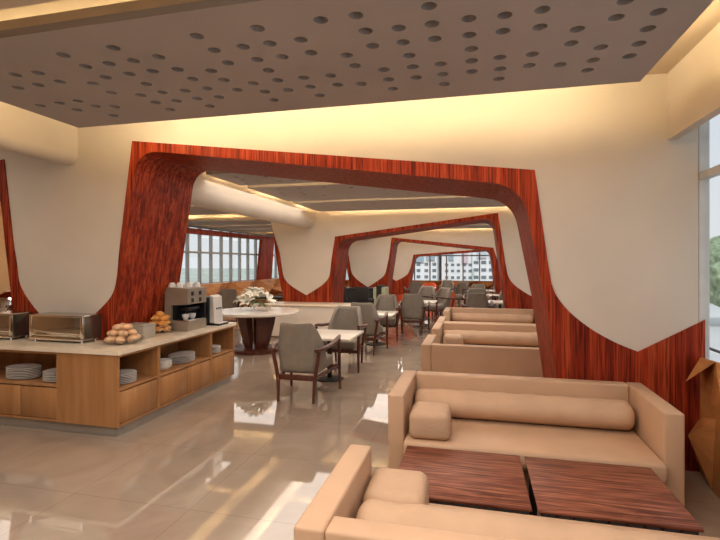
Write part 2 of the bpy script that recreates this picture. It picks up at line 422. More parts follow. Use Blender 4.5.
for bi, (a, b) in enumerate(bays):
    w = (b - a - 0.4) / 3 + 0.0
    for k in range(3):
        y0 = a + k * (w + 0.2) if bi else (4.62, 6.42, 8.22)[k]
        y1 = y0 + w if bi else (6.2, 8.0, 9.75)[k]
        if bi == 0 and k == 0: y0 = 5.3
        s += 1
        ceiling_panel(-3.3, 1.2, y0, y1, 2.72, f'{ordn[k]} grey ceiling panel over the sofas {place[bi]}', rand_holes(-3.3, 1.2, y0, y1, 45, s) if bi == 0 else [], wall=k == 2)
        ceiling_panel(-8.0, -4.45, y0, y1, 2.72, f'{ordn[k]} grey ceiling panel left of the cream bulkhead {place[bi]}', [], wall=False, side=False)
# windows -----------------------------------------------------------------
def window_y(name, x, y0, y1, z0, z1, ys, zs, th, mat, depth=0.1):
    """window wall in the plane x = const"""
    bm = bmesh.new()
    for y in ys: box(bm, x - depth / 2, x + depth / 2, y - th / 2, y + th / 2, z0, z1)
    for z in zs: box(bm, x - depth / 2 + .004, x + depth / 2 - .004, y0, y1, z - th / 2, z + th / 2)
    w = struct(finish(name, bm, mat))
    boxobj('glass_pane', (x - 0.006, x + 0.006, y0, y1, z0, z1), GLASS, w)
    return w
lw = window_y('window_1', XL - 0.08, 9.0, YF, 0.9, 2.75, [12.46 + 0.644 * i for i in range(-5, 18)], [0.93, 1.93, 2.72], 0.06, MULL)
struct(boxobj('wall_left', (XL - 0.2, XL, 9.0, YF, 0, 0.9), CREAM))
window_y('window_2', XR + 0.04, YB, YF, 0.45, ZC, [-3.9, -2.4, -0.9, 0.6, 2.1, 4.16] + [5.6 + 1.5 * i for i in range(13)], [0.47, 2.27, ZC - 0.03], 0.055, MULLW, 0.07)
struct(boxobj('wall_right', (XR + 0.055, XR + 0.15, YB, YF, 0, 0.45), CREAM))
bm = bmesh.new()
xs4 = [-8.3 + 0.03, -7.1, -6.2, -5.35, -4.5, -3.8, -3.0, -2.22, -1.39, -0.58, 0.22, 1.0, 1.6]
for x in xs4: box(bm, x - .03, x + .03, YF - .02, YF + .08, 0.66, ZC)
for z in (0.69, 1.97, 2.9): box(bm, XL, XR, YF - .016, YF + .076, z - .03, z + .03)
w3 = struct(finish('window_3', bm, MULL))
boxobj('glass_pane', (XL, XR, YF + 0.024, YF + 0.036, 0.66, ZC), GLASS, w3)
struct(boxobj('wall_front', (XL, XR, YF, YF + 0.15, 0, 0.66), CREAM))

# long red portal in front of the left window wall
bm = bmesh.new()
lp = [(8.9, 2.62), (19.4, 2.67), (19.4, 2.53), (8.9, 2.44)]
def xprism(bm, pts, x0, x1):
    a = [bm.verts.new((x0, y, z)) for y, z in pts]; b = [bm.verts.new((x1, y, z)) for y, z in pts]
    bm.faces.new(a); bm.faces.new(list(reversed(b)))
    for i in range(len(pts)): bm.faces.new((a[i], a[(i + 1) % len(pts)], b[(i + 1) % len(pts)], b[i]))
xprism(bm, lp, XL + 0.02, XL + 0.14)
xprism(bm, [(17.1, 2.55), (18.3, 2.56), (17.85, 0), (16.6, 0)], XL + 0.03, XL + 0.13)
struct(finish('trim_12', bm, REDW))

# ------------------------------------------------------------------ faceted wood cladding
def facets(name, origin, axis, n, pitch, h, dep, mat, label, flip=1, phase=0, lvls=None):
    """low-poly zig-zag cladding along an axis; protrudes by dep"""
    bm = bmesh.new()
    rows = lvls or [0, 0.42, 0.70, 1.0]
    g = []
    for i in range(n + 1):
        col = []
        for j, r in enumerate(rows):
            p = ((i + j + phase) % 2)
            out = dep * (0.15 + 0.85 * p) if j < len(rows) - 1 else dep * (0.5 if p else 0.9)
            shift = pitch * 0.28 * (1 if j % 2 else -1)
            if i in (0, n): shift = 0
            col.append((i * pitch + shift, out, r * h))
        g.append(col)
    def P(t, o, z):
        if axis == 'y': return (origin[0] + flip * o, origin[1] + t, z)
        return (origin[0] + t, origin[1] + flip * o, z)
    V = [[bm.verts.new(P(*c)) for c in col] for col in g]
    B = [[bm.verts.new(P(c[0], 0, c[2])) for c in col] for col in g]
    for i in range(n):
        for j in range(len(rows) - 1):
            a, b, c, d = V[i][j], V[i + 1][j], V[i + 1][j + 1], V[i][j + 1]
            if (i + j) % 2: bm.faces.new((a, b, c)); bm.faces.new((a, c, d))
            else: bm.faces.new((a, b, d)); bm.faces.new((b, c, d))
        bm.faces.new((V[i][-1], V[i + 1][-1], B[i + 1][-1], B[i][-1]))
        bm.faces.new((V[i][0], V[i + 1][0], B[i + 1][0], B[i][0]))
        for j in range(len(rows) - 1): bm.faces.new((B[i][j], B[i + 1][j], B[i + 1][j + 1], B[i][j + 1]))
    for i in (0, n):
        bm.faces.new(V[i] + list(reversed(B[i])))
    return tag(finish(name, bm, mat), label, 'wall cladding')

# nearest faceted cladding, by the right window beside the sofa
bm = bmesh.new()
def poly_faces(bm, V, F):
    vs = [bm.verts.new(v) for v in V]
    for f in F: bm.faces.new([vs[i] for i in f])
V = [(1.675, 4.11, 0.88), (1.455, 3.80, 0.755), (1.62, 3.75, 0.914), (1.63, 3.855, 0.565), (1.675, 4.11, 0.42),     # 0-4
     (1.47, 3.80, 0.375), (1.60, 3.70, 0.533), (1.60, 3.74, 0.217), (1.675, 4.11, 0.0), (1.62, 3.80, 0.0),          # 5-9
     (1.52, 3.45, 0.72), (1.53, 3.36, 0.36), (1.58, 3.40, 0.0), (1.50, 3.00, 0.50), (1.62, 2.95, 0.93),             # 10-14
     (1.46, 2.60, 0.80), (1.56, 2.50, 0.35), (1.60, 2.90, 0.0), (1.66, 2.40, 0.93), (1.60, 2.30, 0.0),              # 15-19
     (1.66, 2.30, 0.0), (1.66, 2.30, 0.93), (1.675, 4.11, 0.80), (1.66, 3.40, 0.93)]                                # 20-23
F = [(1, 0, 2), (1, 22, 0), (1, 2, 22), (22, 2, 3), (22, 3, 4), (4, 3, 6), (4, 6, 5), (5, 6, 7), (5, 7, 9), (5, 9, 8), (5, 8, 4),
     (2, 3, 10), (3, 6, 10), (6, 7, 11), (6, 11, 10), (7, 9, 12), (7, 12, 11), (2, 10, 23), (0, 2, 23),
     (10, 11, 13), (10, 13, 14), (10, 14, 23), (11, 12, 17), (11, 17, 13),
     (13, 17, 16), (13, 16, 15), (13, 15, 14), (14, 15, 18), (15, 16, 19), (15, 19, 21), (15, 21, 18), (16, 17, 19), (19, 20, 21),
     (14, 18, 23), (18, 21, 20, 8, 4, 22, 0, 23)]
poly_faces(bm, V, F)
tag(finish('faceted_panel', bm, BRONZEW), 'bronze brown faceted wood cladding under the right window beside the near sofa', 'wall cladding')
facets('faceted_panel', (XL + 0.012, 10.0), 'y', 11, 1.05, 0.95, 0.55, ORANGEW, 'orange faceted wood cladding under the left window wall', 1, 0, [0, 0.35, 0.62, 1.0])
facets('faceted_panel', (-8.0, YF - 0.012), 'x', 12, 0.8, 0.72, 0.6, ORANGEW, 'orange faceted wood cladding under the end window far away', -1, 0, [0, 0.4, 0.65, 1.0])

# ------------------------------------------------------------------ sofas
SW, SD, SH, AW = 1.84, 0.78, 0.68, 0.115
def make_sofa(label):
    t = empty('sofa', (0, 0, 0), 0, label, 'sofa', 'peach leather sofas in facing pairs')
    hw = SW / 2
    boxobj('base', (-hw + AW, hw - AW, -SD / 2 + 0.11, SD / 2 - 0.04, 0.02, 0.27), LEATHER, t, 0.012)
    boxobj('backrest', (-hw + AW, hw - AW, -SD / 2, -SD / 2 + 0.11, 0.02, SH), LEATHER, t, 0.014, 3)
    for sgn in (-1, 1):
        a, b = sorted((sgn * hw, sgn * (hw - AW)))
        boxobj('armrest', (a, b, -SD / 2, SD / 2, 0.0, SH), LEATHER, t, 0.014, 3)
    boxobj('seat_cushion', (-hw + AW + .004, hw - AW - .004, -SD / 2 + 0.11, SD / 2 + 0.085, 0.27, 0.39), LEATHER, t, 0.025, 3)
    bm = bmesh.new()
    # soft bolster along the back
    prof = [(-0.14 + 0.14 * math.cos(-2 * PI * k / 12), 0.492 + 0.108 * math.sin(-2 * PI * k / 12)) for k in range(12)]
    x0, x1 = -hw + AW + 0.02, hw - AW - 0.01
    rings = []
    nx = 24
    for i in range(nx + 1):
        f = i / nx; x = x0 + (x1 - x0) * f
        e = min(f, 1 - f) * nx
        k = 1.0 if e >= 1 else 0.94
        cy, cz = -0.14, 0.49
        w = 0.006 * math.sin(i * 1.9)
        rings.append([bm.verts.new((x, cy + (y - cy) * k, cz + (z - cz) * k + (w if z > 0.47 else 0))) for y, z in prof])
    m = len(prof)
    for a, b in zip(rings, rings[1:]):
        for k in range(m): bm.faces.new((a[k], a[(k + 1) % m], b[(k + 1) % m], b[k]))
    bm.faces.new(rings[0]); bm.faces.new(rings[-1])
    o = finish('back_cushion', bm, LEATHER2, t, True, 60)
    sm = o.modifiers.new('soft', 'SUBSURF'); sm.levels = 1; sm.render_levels = 1
    return t
SX = 0.325   # centre of the sofa row
sofa = make_sofa('peach leather sofa against the red portal wall behind the walnut coffee tables')
sofa.location = (SX, 3.25 + SD / 2, 0); sofa.rotation_euler = (0, 0, PI)
def sofa_at(yc, facing, label): return dup(sofa, (SX, yc, 0), 0 if facing > 0 else PI, label)
near = sofa_at(1.55 + SD / 2 - 0.01, 1, 'nearest peach sofa in the foreground, seen from behind its back')
near.location.x = 0.30
for c in near.children:
    if c.name.startswith('back_cushion'): c.location = (0, 0.12, 0.004)
sofa_at(5.33 + SD / 2, 1, 'peach sofa just beyond the first red portal, showing its plain back')
sofa_at(7.43 - SD / 2, -1, 'peach sofa beyond the first portal, facing us with a pillow at its left arm')
sofa_at(7.46 + SD / 2, 1, 'peach sofa standing back to back behind the one facing us beyond the portal')
sofa_at(9.95 - SD / 2, -1, 'farthest peach sofa, against the base of the second red portal')

def make_pillow(label, loc, rz=0):
    bm = bmesh.new(); box(bm, -0.14, 0.14, -0.155, 0.155, 0, 0.18, 0.045, 4)
    for v in bm.verts:
        v.co.z += 0.012 * math.cos(v.co.x * 9) * (1 if v.co.z > 0.1 else 0)
    o = finish('pillow', bm, LEATHER2, None, True)
    o.location = loc; o.rotation_euler = (0, 0, rz)
    return tag(o, label, 'pillow', 'peach sofa pillows')
pil = make_pillow('boxy peach pillow at the left end of the sofa behind the coffee tables', (-0.305, 3.36, 0.392), 0.02)
for loc, lab in (((-0.355, 2.185, 0.392), 'peach pillow beside the arm of the nearest foreground sofa'),
                 ((-0.30, 6.80, 0.392), 'peach pillow on the sofa facing us beyond the first portal')):
    p = pil.copy(); COL.objects.link(p); p.location = loc; p['label'] = lab

# coffee tables
def coffee_table(label):
    t = empty('coffee_table', (0, 0, 0), 0, label, 'coffee table', 'walnut coffee tables between the near sofas')
    boxobj('tabletop', (-0.352, 0.352, -0.325, 0.335, 0.386, 0.40), ROSEW, t, 0.003)
    bm = bmesh.new()
    box(bm, -0.335, 0.335, -0.305, 0.315, 0.352, 0.386)
    finish('apron', bm, DARKW, t)
    for y0, y1 in ((-0.322, -0.3055), (0.3155, 0.332)):
        bm = bmesh.new()
        box(bm, -0.331, 0.331, y0 + 0.006, y1 - 0.006, 0.322, 0.334)
        for k in range(9):
            x = -0.30 + k * 0.075
            box(bm, x - 0.031, x + 0.031, y0, y1, 0.325, 0.385)
        finish('slatted_side', bm, SLATM, t)
    for sx in (-1, 1):
        for sy in (-1, 1):
            boxobj('leg', (sx * 0.31 - 0.022, sx * 0.31 + 0.022, sy * 0.27 - 0.022, sy * 0.27 + 0.022, 0, 0.352), SLATM, t, 0.003)
    return t
ct = coffee_table('left walnut coffee table in front of the near sofa'); ct.location = (-0.082, 2.745, 0)
dup(ct, (0.65, 2.745, 0), 0, 'right walnut coffee table, nearer to the window')

# ------------------------------------------------------------------ buffet counter
CX, CY = -3.155, 3.63      # outer corner of the counter
def niche_unit(name, loc, rz, w, depth, drawers, label, side_l=True, side_r=True, back=True):
    """front faces local -Y, local x runs 0..w; open niche above drawers"""
    t = empty(name, loc, rz, label, 'cabinet', 'oak buffet cabinets of the L shaped counter')
    bm = bmesh.new(); T = 0.02
    box(bm, 0, T, 0, depth, 0.10, 0.76); box(bm, w - T, w, 0, depth, 0.10, 0.76)
    box(bm, T, w - T, 0.004, depth, 0.735, 0.76); box(bm, T, w - T, 0.004, depth, 0.10, 0.12)
    box(bm, T, w - T, depth - 0.012, depth, 0.12, 0.735)
    finish('carcass', bm, CABW, t)
    boxobj('shelf', (T, w - T, 0.0, depth - 0.014, 0.427, 0.447), CABIN, t)
    dw = (w - 2 * T) / drawers
    for k in range(drawers):
        boxobj('drawer', (T + k * dw + 0.004, T + (k + 1) * dw - 0.004, 0.002, 0.022, 0.125, 0.414), CABW, t, 0.0015, 1)
    boxobj('plinth', (0.05 if drawers == 1 and w > 0.566 else 0.0, w, 0.05, depth - 0.02, 0.0, 0.10), KICK, t)
    return t
# front wing (faces the camera)
niche_unit('buffet_cabinet', (-5.14, CY, 0), 0, 1.32, 0.48, 3, 'oak buffet cabinet under the toaster ovens with open shelf and drawers')
# side wing, front faces +X: rotate by +90 deg, local x runs along +Y
HP = PI / 2
c1 = niche_unit('buffet_cabinet', (CX, CY, 0), HP, 0.57, 0.465, 1, 'corner oak buffet cabinet with broad blank end panel and plate shelf')
bm = bmesh.new(); box(bm, 0.0, 0.47, 0.467, 0.664, 0.10, 0.76); box(bm, -0.004, 0.0, 0.0, 0.664, 0.10, 0.76)
finish('end_panel', bm, CABW, c1)
boxobj('plinth', (0.05, 0.47, 0.44, 0.664, 0, 0.10), KICK, c1)
niche_unit('buffet_cabinet', (CX, CY + 0.572, 0), HP, 0.985, 0.465, 2, 'oak buffet cabinet in the middle of the side wing with two drawers')
niche_unit('buffet_cabinet', (CX, CY + 1.559, 0), HP, 0.565, 0.465, 1, 'oak buffet cabinet at the far end of the side wing below the small coffee machine')
bm = bmesh.new()
L = [(-5.16, 3.608), (-3.132, 3.608), (-3.132, 5.775), (-3.645, 5.775), (-3.645, 4.112), (-5.16, 4.112)]
a = [bm.verts.new((x, y, 0.761)) for x, y in L]; b = [bm.verts.new((x, y, 0.80)) for x, y in L]
fa = bm.faces.new(list(reversed(a))); fb = bm.faces.new(b)
for i in range(6): bm.faces.new((a[i], a[(i + 1) % 6], b[(i + 1) % 6], b[i]))
bm.normal_update(); bmesh.ops.triangulate(bm, faces=[fa, fb])
tag(finish('worktop', bm, STONE), 'cream stone worktop running round the L shaped buffet counter', 'worktop')

# plates, one object each
def plate_mesh(name, r, h, sx=1, sy=1):
    bm = bmesh.new()
    lathe(bm, [(0, 0), (r * 0.55, 0), (r * 0.62, 0.003), (r * 0.98, h), (r, h + 0.003), (r, h + 0.006), (r * 0.97, h + 0.006), (r * 0.60, 0.008), (0, 0.008)], 28, (0, 0), sx, sy)
    o = finish(name, bm, PORC, None, True, 50)
    return o
ordw = ['topmost', 'second', 'third', 'fourth', 'fifth', 'sixth', 'seventh', 'eighth']
def stack(kind, n, x, y, r, where, step=0.0158, sx=1, sy=1, h=0.014, cat='plate', rz=0):
    first = plate_mesh(kind, r, h, sx, sy)
    for k in range(n):
        o = first if k == n - 1 else first.copy()
        if k != n - 1: COL.objects.link(o)
        o.location = (x, y, 0.4475 + k * step); o.rotation_euler = (0, 0, rz)
        idx = n - 1 - k
        pre = 'topmost' if idx == 0 else (ordw[idx] + ' from the top')
        tag(o, f'white {cat}, {pre} of the stack {where}', cat, 'white crockery stacked in the counter niches')
    return 0.4475 + n * step
stack('oval_plate', 7, -4.41, 3.79, 0.125, 'of oval platters under the left oven', sx=1.4)
stack('plate', 6, -3.985, 3.79, 0.13, 'beside the blank oak end panel')
stack('plate', 6, -3.315, 3.86, 0.135, 'in the corner cabinet niche', step=0.0158)
zt = stack('bowl', 5, -3.275, 4.42, 0.095, 'beside the post of the middle niche', step=0.016, h=0.04, cat='bowl')
stack('oval_plate', 6, -3.32, 4.83, 0.13, 'of oval platters in the middle niche', sy=1.4)
stack('plate', 5, -3.28, 5.41, 0.11, 'in the far end niche', step=0.016)
bm = bmesh.new(); lathe(bm, [(0, 0), (0.03, 0), (0.07, 0.05), (0.066, 0.05), (0.028, 0.006), (0, 0.006)], 24)
o = finish('dark_bowl', bm, DARKBOWL, None, True, 50); o.location = (-3.44, 4.52, 0.4475); o.scale = (1.0, 1.0, 2.6)
tag(o, 'dark blue bowl behind the white bowls in the middle niche', 'bowl')

# toaster ovens
def toaster(label, x0):
    w, d, h = 0.655, 0.255, 0.275
    t = empty('toaster_oven', (x0 + w / 2, 3.862 + d / 2, 0.80), 0, label, 'toaster oven', 'steel toaster ovens on the buffet')
    hw, hd = w / 2, d / 2
    bm = bmesh.new()
    box(bm, -hw, hw, -hd + .02, hd, 0.02, h, 0.006)
    finish('housing', bm, STEEL, t, True, 40)
    for sx in (-1, 1):
        a, b = sorted((sx * hw, sx * (hw + 0.003)))
        boxobj('side_panel', (a, b, -hd + .028, hd - .008, 0.03, h - .01), OVENSIDE, t)
    door = boxobj('glass_door', (-hw + .03, hw - .03, -hd + .008, -hd + .021, 0.055, h - .02), OVENGL, t, 0.003)
    bm = bmesh.new()
    box(bm, -hw, hw, -hd, -hd + .02, 0.02, 0.05, 0.003); box(bm, -hw, hw, -hd + .004, -hd + .02, h - .02, h, 0.003)
    box(bm, -hw, -hw + .028, -hd + .004, -hd + .02, 0.05, h - .02, 0.003); box(bm, hw - .028, hw, -hd + .004, -hd + .02, 0.05, h - .02, 0.003)
    finish('door_frame', bm, CHROME, t, True, 40)
    bm = bmesh.new(); sweep(bm, [(-hw + .05, -hd - .012, 0.075), (hw - .05, -hd - .012, 0.075)], 0.006)
    for sx in (-1, 1): box(bm, sx * (hw - .06) - .006, sx * (hw - .06) + .006, -hd - .012, -hd + .012, 0.07, 0.08)
    finish('door_handle', bm, CHROME, door, True, 40)
    for sx in (-1, 1):
        for sy in (-1, 1):
            bm = bmesh.new(); lathe(bm, [(0.016, 0), (0.014, 0.02)], 12, (sx * (hw - .04), sy * (hd - .04)))
            finish('foot', bm, CHROME, t, True, 40)
    return t
t1 = toaster('wide steel toaster oven in front of the cream shield wall', -4.43)
dup(t1, (t1.location.x - 0.89, t1.location.y, 0.80), 0, 'steel toaster oven at the left edge, partly out of frame')

# urn on a sideboard seen through the left portal
sb = empty('sideboard', (-5.75, 4.75, 0), 0, 'oak sideboard behind the left portal leg carrying a chrome urn', 'sideboard')
boxobj('body', (-0.5, 0.45, -0.25, 0.25, 0.06, 0.78), CABW, sb, 0.004); boxobj('worktop', (-0.52, 0.47, -0.27, 0.27, 0.78, 0.82), STONE, sb, 0.004)
boxobj('plinth', (-0.48, 0.43, -0.22, 0.22, 0, 0.06), KICK, sb)
ur = empty('chrome_urn', (-5.62, 4.66, 0.82), 0, 'shiny chrome drinks urn at the far left edge behind the ovens', 'urn')
bm = bmesh.new(); lathe(bm, [(0.16, 0), (0.16, 0.03), (0.10, 0.06), (0.10, 0.10), (0.17, 0.16), (0.19, 0.26), (0.17, 0.36), (0.08, 0.43), (0.0, 0.44)], 32); finish('body', bm, CHROME, ur, True, 40)
bm = bmesh.new(); lathe(bm, [(0.0, 0.44), (0.022, 0.445), (0.026, 0.47), (0.0, 0.49)], 16); finish('lid_knob', bm, CHROME, ur, True)
bm = bmesh.new(); sweep(bm, [(0.10, -0.14, 0.2), (0.13, -0.20, 0.2), (0.135, -0.215, 0.16)], 0.014); finish('tap', bm, CHROME, ur, True)
for sx in (-1, 1):
    bm = bmesh.new(); sweep(bm, [(sx * .18, 0, .22), (sx * .24, 0, .24), (sx * .24, 0, .32), (sx * .165, 0, .34)], 0.01); finish('handle', bm, CHROME, ur, True)

# bread
def roll_mesh(name, mat, seed, sx, sy, sz, horn=0):
    bm = bmesh.new(); bmesh.ops.create_icosphere(bm, subdivisions=3, radius=1)
    R = random.Random(seed); ph = [R.uniform(0, 6) for _ in range(3)]
    for v in bm.verts:
        c = v.co.copy()
        k = 1 + 0.08 * math.sin(4 * c.x + ph[0]) * math.cos(5 * c.y + ph[1])
        if horn: k += 0.12 * math.sin(9 * c.x + ph[2]); 
        v.co = Vector((c.x * sx * k, (c.y * k * (1 - 0.45 * horn * abs(c.x)) + horn * 0.55 * c.x * c.x) * sy, c.z * sz * k * (1 - 0.4 * horn * abs(c.x))))
    return finish(name, bm, mat, None, True)
def glass_bowl(label, loc, r, h):
    bm = bmesh.new(); lathe(bm, [(0, 0), (r * 0.55, 0), (r * 0.85, h * 0.45), (r, h), (r * 0.98, h), (r * 0.83, h * 0.48), (r * 0.5, 0.008), (0, 0.008)], 32)
    o = finish('serving_bowl', bm, VGLASS, None, True, 60); o.location = loc
    return tag(o, label, 'bowl')
glass_bowl('shallow clear glass bowl heaped with bread rolls at the counter corner', (-3.42, 4.00, 0.80), 0.20, 0.05)
protos = [roll_mesh('bread_roll', BREAD, i, 0.058, 0.045, 0.036) for i in range(3)]
first = True; cnt = 0
def put_rolls(protos, centre, rings, label, group, cat):
    k = 0
    for (n, rad, z, ph) in rings:
        for i in range(n):
            a = ph + 2 * PI * i / max(n, 1)
            p = protos[k % len(protos)]
            o = p if k < len(protos) else p.copy()
            if k >= len(protos): COL.objects.link(o)
            o.location = (centre[0] + rad * math.cos(a), centre[1] + rad * math.sin(a), centre[2] + z)
            o.rotation_euler = (random.uniform(-.25, .25), random.uniform(-.25, .25), a + random.uniform(-.6, .6))
            tag(o, label, cat, group); k += 1
put_rolls(protos, (-3.42, 4.00, 0.80), [(6, 0.115, 0.048, 0), (1, 0, 0.05, 0), (5, 0.085, 0.105, .4), (3, 0.045, 0.16, .2)],
          'brown bread roll heaped in the glass bowl beside the toaster oven', 'bread rolls in the glass bowl', 'bread roll')
cro = [roll_mesh('croissant', BREAD2, 10 + i, 0.075, 0.04, 0.036, 1) for i in range(3)]
bk = empty('wire_basket', (-3.52, 4.70, 0.80), 0, 'small wire basket of croissants between the grey box and the coffee machine', 'basket')
bm = bmesh.new()
for z, r in ((0.006, 0.10), (0.045, 0.125), (0.085, 0.14)):
    ring = [(r * math.cos(2 * PI * k / 24), r * math.sin(2 * PI * k / 24), z) for k in range(25)]; sweep(bm, ring, 0.003, 6)
finish('hoops', bm, STEEL, bk, True)
bm = bmesh.new()
for k in range(14):
    a = 2 * PI * k / 14; sweep(bm, [(0.10 * math.cos(a), 0.10 * math.sin(a), 0.006), (0.14 * math.cos(a), 0.14 * math.sin(a), 0.085)], 0.0022, 5)
box(bm, -0.07, 0.07, -0.07, 0.07, 0.001, 0.006)
finish('wires', bm, STEEL, bk, True, 40)
put_rolls(cro, (-3.52, 4.70, 0.80), [(4, 0.07, 0.045, 0.3), (4, 0.07, 0.11, 1.0), (3, 0.05, 0.17, 0.1), (1, 0, 0.215, 0)],
          'golden croissant piled in the wire basket by the coffee machine', 'croissants in the wire basket', 'croissant')
bx = empty('storage_tin', (-3.47, 4.33, 0.80), 0, 'plain grey square tin between the bread bowl and the croissants', 'tin')
boxobj('body', (-0.145, 0.10, -0.09, 0.10, 0, 0.13), TIN, bx, 0.006); boxobj('lid', (-0.149, 0.104, -0.094, 0.104, 0.13, 0.15), TIN, bx, 0.005)

# coffee machine (faces +X)
cm = empty('coffee_machine', (-3.40, 5.035, 0.80), 0, 'large taupe coffee machine with black brewing recess on the side wing', 'coffee machine')
bm = bmesh.new()
# profile seen from -Y (x,z): base block, back column leaning, head block
prof = [(-0.165, 0), (0.15, 0), (0.15, 0.115), (-0.075, 0.125), (-0.075, 0.30), (0.15, 0.315), (0.15, 0.50), (-0.13, 0.515), (-0.155, 0.45)]
a = [bm.verts.new((x, -0.195, z)) for x, z in prof]; b = [bm.verts.new((x, 0.195, z)) for x, z in prof]
fa = bm.faces.new(a); fb = bm.faces.new(list(reversed(b)))
for i in range(len(prof)): bm.faces.new((a[i], a[(i + 1) % len(prof)], b[(i + 1) % len(prof)], b[i]))
bm.normal_update(); bmesh.ops.triangulate(bm, faces=[fa, fb])
finish('casing', bm, MACH, cm)
boxobj('recess_lining', (-0.074, -0.04, -0.16, 0.194, 0.126, 0.312), BLACK, cm)
boxobj('side_wall', (-0.04, 0.145, 0.165, 0.194, 0.118, 0.314), BLACK, cm)
bm = bmesh.new(); box(bm, 0.0, 0.11, -0.13, 0.12, 0.235, 0.275, 0.008)
for y in (-0.07, -0.01, 0.05, 0.10): lathe(bm, [(0.012, 0.205), (0.012, 0.24)], 10, (0.06, y))
finish('brew_head', bm, BLACK, cm, True, 40)
boxobj('drip_tray', (-0.03, 0.145, -0.17, 0.16, 0.114, 0.127), STEEL, cm, 0.003)
for y, z in ((-0.10, 0.44), (-0.10, 0.36), (0.06, 0.36), (0.06, 0.44)):
    boxobj('button', (0.149, 0.158, y - 0.022, y + 0.022, z - 0.025, z + 0.025), BLACK, cm, 0.003)
def cup_mesh():
    bm = bmesh.new(); lathe(bm, [(0, 0), (0.025, 0), (0.040, 0.03), (0.044, 0.062), (0.040, 0.062), (0.036, 0.03), (0.022, 0.006), (0, 0.006)], 20)
    t = bpy.data.objects.new('cup', None)
    return bm
def cup(loc, label, flip=False, group=None):
    t = empty('cup', loc, 0, label, 'cup', group)
    bm = cup_mesh()
    if flip:
        for v in bm.verts: v.co.z = 0.062 - v.co.z
    finish('bowl', bm, PORC, t, True, 50)
    bm = bmesh.new(); z0 = 0.03
    sweep(bm, [(0.0, 0.036, 0.045), (0, 0.058, 0.045), (0, 0.062, 0.03), (0, 0.05, 0.016), (0, 0.034, 0.02)], 0.005, 6)
    finish('handle', bm, PORC, t, True)
    return t
cup((-3.355, 4.955, 0.928), 'white cup standing at the left in the coffee machine recess', False, 'cups in the coffee machine')
cup((-3.345, 5.075, 0.928), 'white cup standing at the right in the coffee machine recess', False, 'cups in the coffee machine')
for k, (x, y, w) in enumerate(((-3.50, 4.90, 'leftmost'), (-3.42, 4.93, 'second from the left'), (-3.38, 5.06, 'third from the left'), (-3.35, 5.18, 'rightmost'))):
    cup((x, y, 1.3055), f'pale cup turned upside down on the coffee machine, {w} of four', True, 'cups on top of the coffee machine')
# small espresso machine
em = empty('espresso_machine', (-3.38, 5.50, 0.80), 0, 'small black and silver espresso machine at the far end of the counter', 'coffee machine')
bm = bmesh.new(); box(bm, -0.17, 0.065, -0.13, 0.12, 0, 0.36, 0.012); finish('housing', bm, BLACK, em, True, 40)
bm = bmesh.new()
prof = [(0.066, 0.03), (0.135, 0.03), (0.115, 0.36), (0.066, 0.385)]
a = [bm.verts.new((x, -0.09, z)) for x, z in prof]; b = [bm.verts.new((x, 0.12, z)) for x, z in prof]
bm.faces.new(a); bm.faces.new(list(reversed(b)))
for i in range(4): bm.faces.new((a[i], a[(i + 1) % 4], b[(i + 1) % 4], b[i]))
finish('front_panel', bm, MACHW, em)
for y in (-0.02, 0.03, 0.08): boxobj('button', (0.122, 0.131, y - 0.01, y + 0.01, 0.20, 0.22), BLACK, em)
bm = bmesh.new(); box(bm, 0.066, 0.22, -0.11, 0.13, 0.0, 0.022, 0.008); tray = finish('drip_tray', bm, BLACK, em, True, 40)
boxobj('tray_grid', (0.14, 0.21, -0.10, 0.12, 0.022, 0.03), MACHW, tray, 0.003)
bm = bmesh.new(); lathe(bm, [(0.02, 0), (0.02, 0.05)], 12, (0, 0)); bmesh.ops.rotate(bm, matrix=Matrix.Rotation(HP, 3, 'X'), verts=bm.verts)
o = finish('side_knob', bm, BLACK, em, True, 40); o.location = (-0.03, -0.125, 0.24)

# ------------------------------------------------------------------ round table with lilies
rt = empty('round_table', (-3.86, 7.86, 0), 0, 'large round white marble table on a dark wood pedestal', 'table')
bm = bmesh.new(); lathe(bm, [(0, 0.685), (0.73, 0.685), (0.765, 0.70), (0.77, 0.725), (0.765, 0.735), (0, 0.735)], 64); finish('tabletop', bm, MARBLE, rt, True, 40)
bm = bmesh.new(); lathe(bm, [(0.42, 0), (0.42, 0.05), (0.40, 0.065), (0, 0.065)], 48); finish('base_disc', bm, DARKW, rt, True, 40)
for k in range(5):
    ang = 2 * PI * k / 5 + 0.5
    bm = bmesh.new()
    prof = [(0.16, 0.065), (0.20, 0.065), (0.25, 0.25), (0.31, 0.50), (0.34, 0.685), (0.20, 0.685), (0.17, 0.45), (0.145, 0.25)]
    a = [bm.verts.new((x, -0.5 * (0.16 + 0.14 * z), z)) for x, z in prof]; b = [bm.verts.new((x, 0.5 * (0.16 + 0.14 * z), z)) for x, z in prof]
    bm.faces.new(a); bm.faces.new(list(reversed(b)))
    for i in range(8): bm.faces.new((a[i], a[(i + 1) % 8], b[(i + 1) % 8], b[i]))
    bmesh.ops.rotate(bm, matrix=Matrix.Rotation(ang, 3, 'Z'), verts=bm.verts)
    finish('pedestal_blade', bm, DARKW, rt)
vz = (-3.90, 7.86, 0.735)
bm = bmesh.new(); lathe(bm, [(0, 0), (0.075, 0), (0.07, 0.012), (0.02, 0.03), (0.02, 0.05), (0.06, 0.08), (0.10, 0.14), (0.095, 0.14), (0.055, 0.088), (0, 0.07)], 28)
v = finish('vase', bm, PORC, None, True, 50); v.location = vz; tag(v, 'small white footed vase on the round marble table', 'vase')
bq = empty('lily_bouquet', (vz[0], vz[1], vz[2] + 0.12), 0, 'bouquet of white lilies with green leaves in the vase', 'flowers')
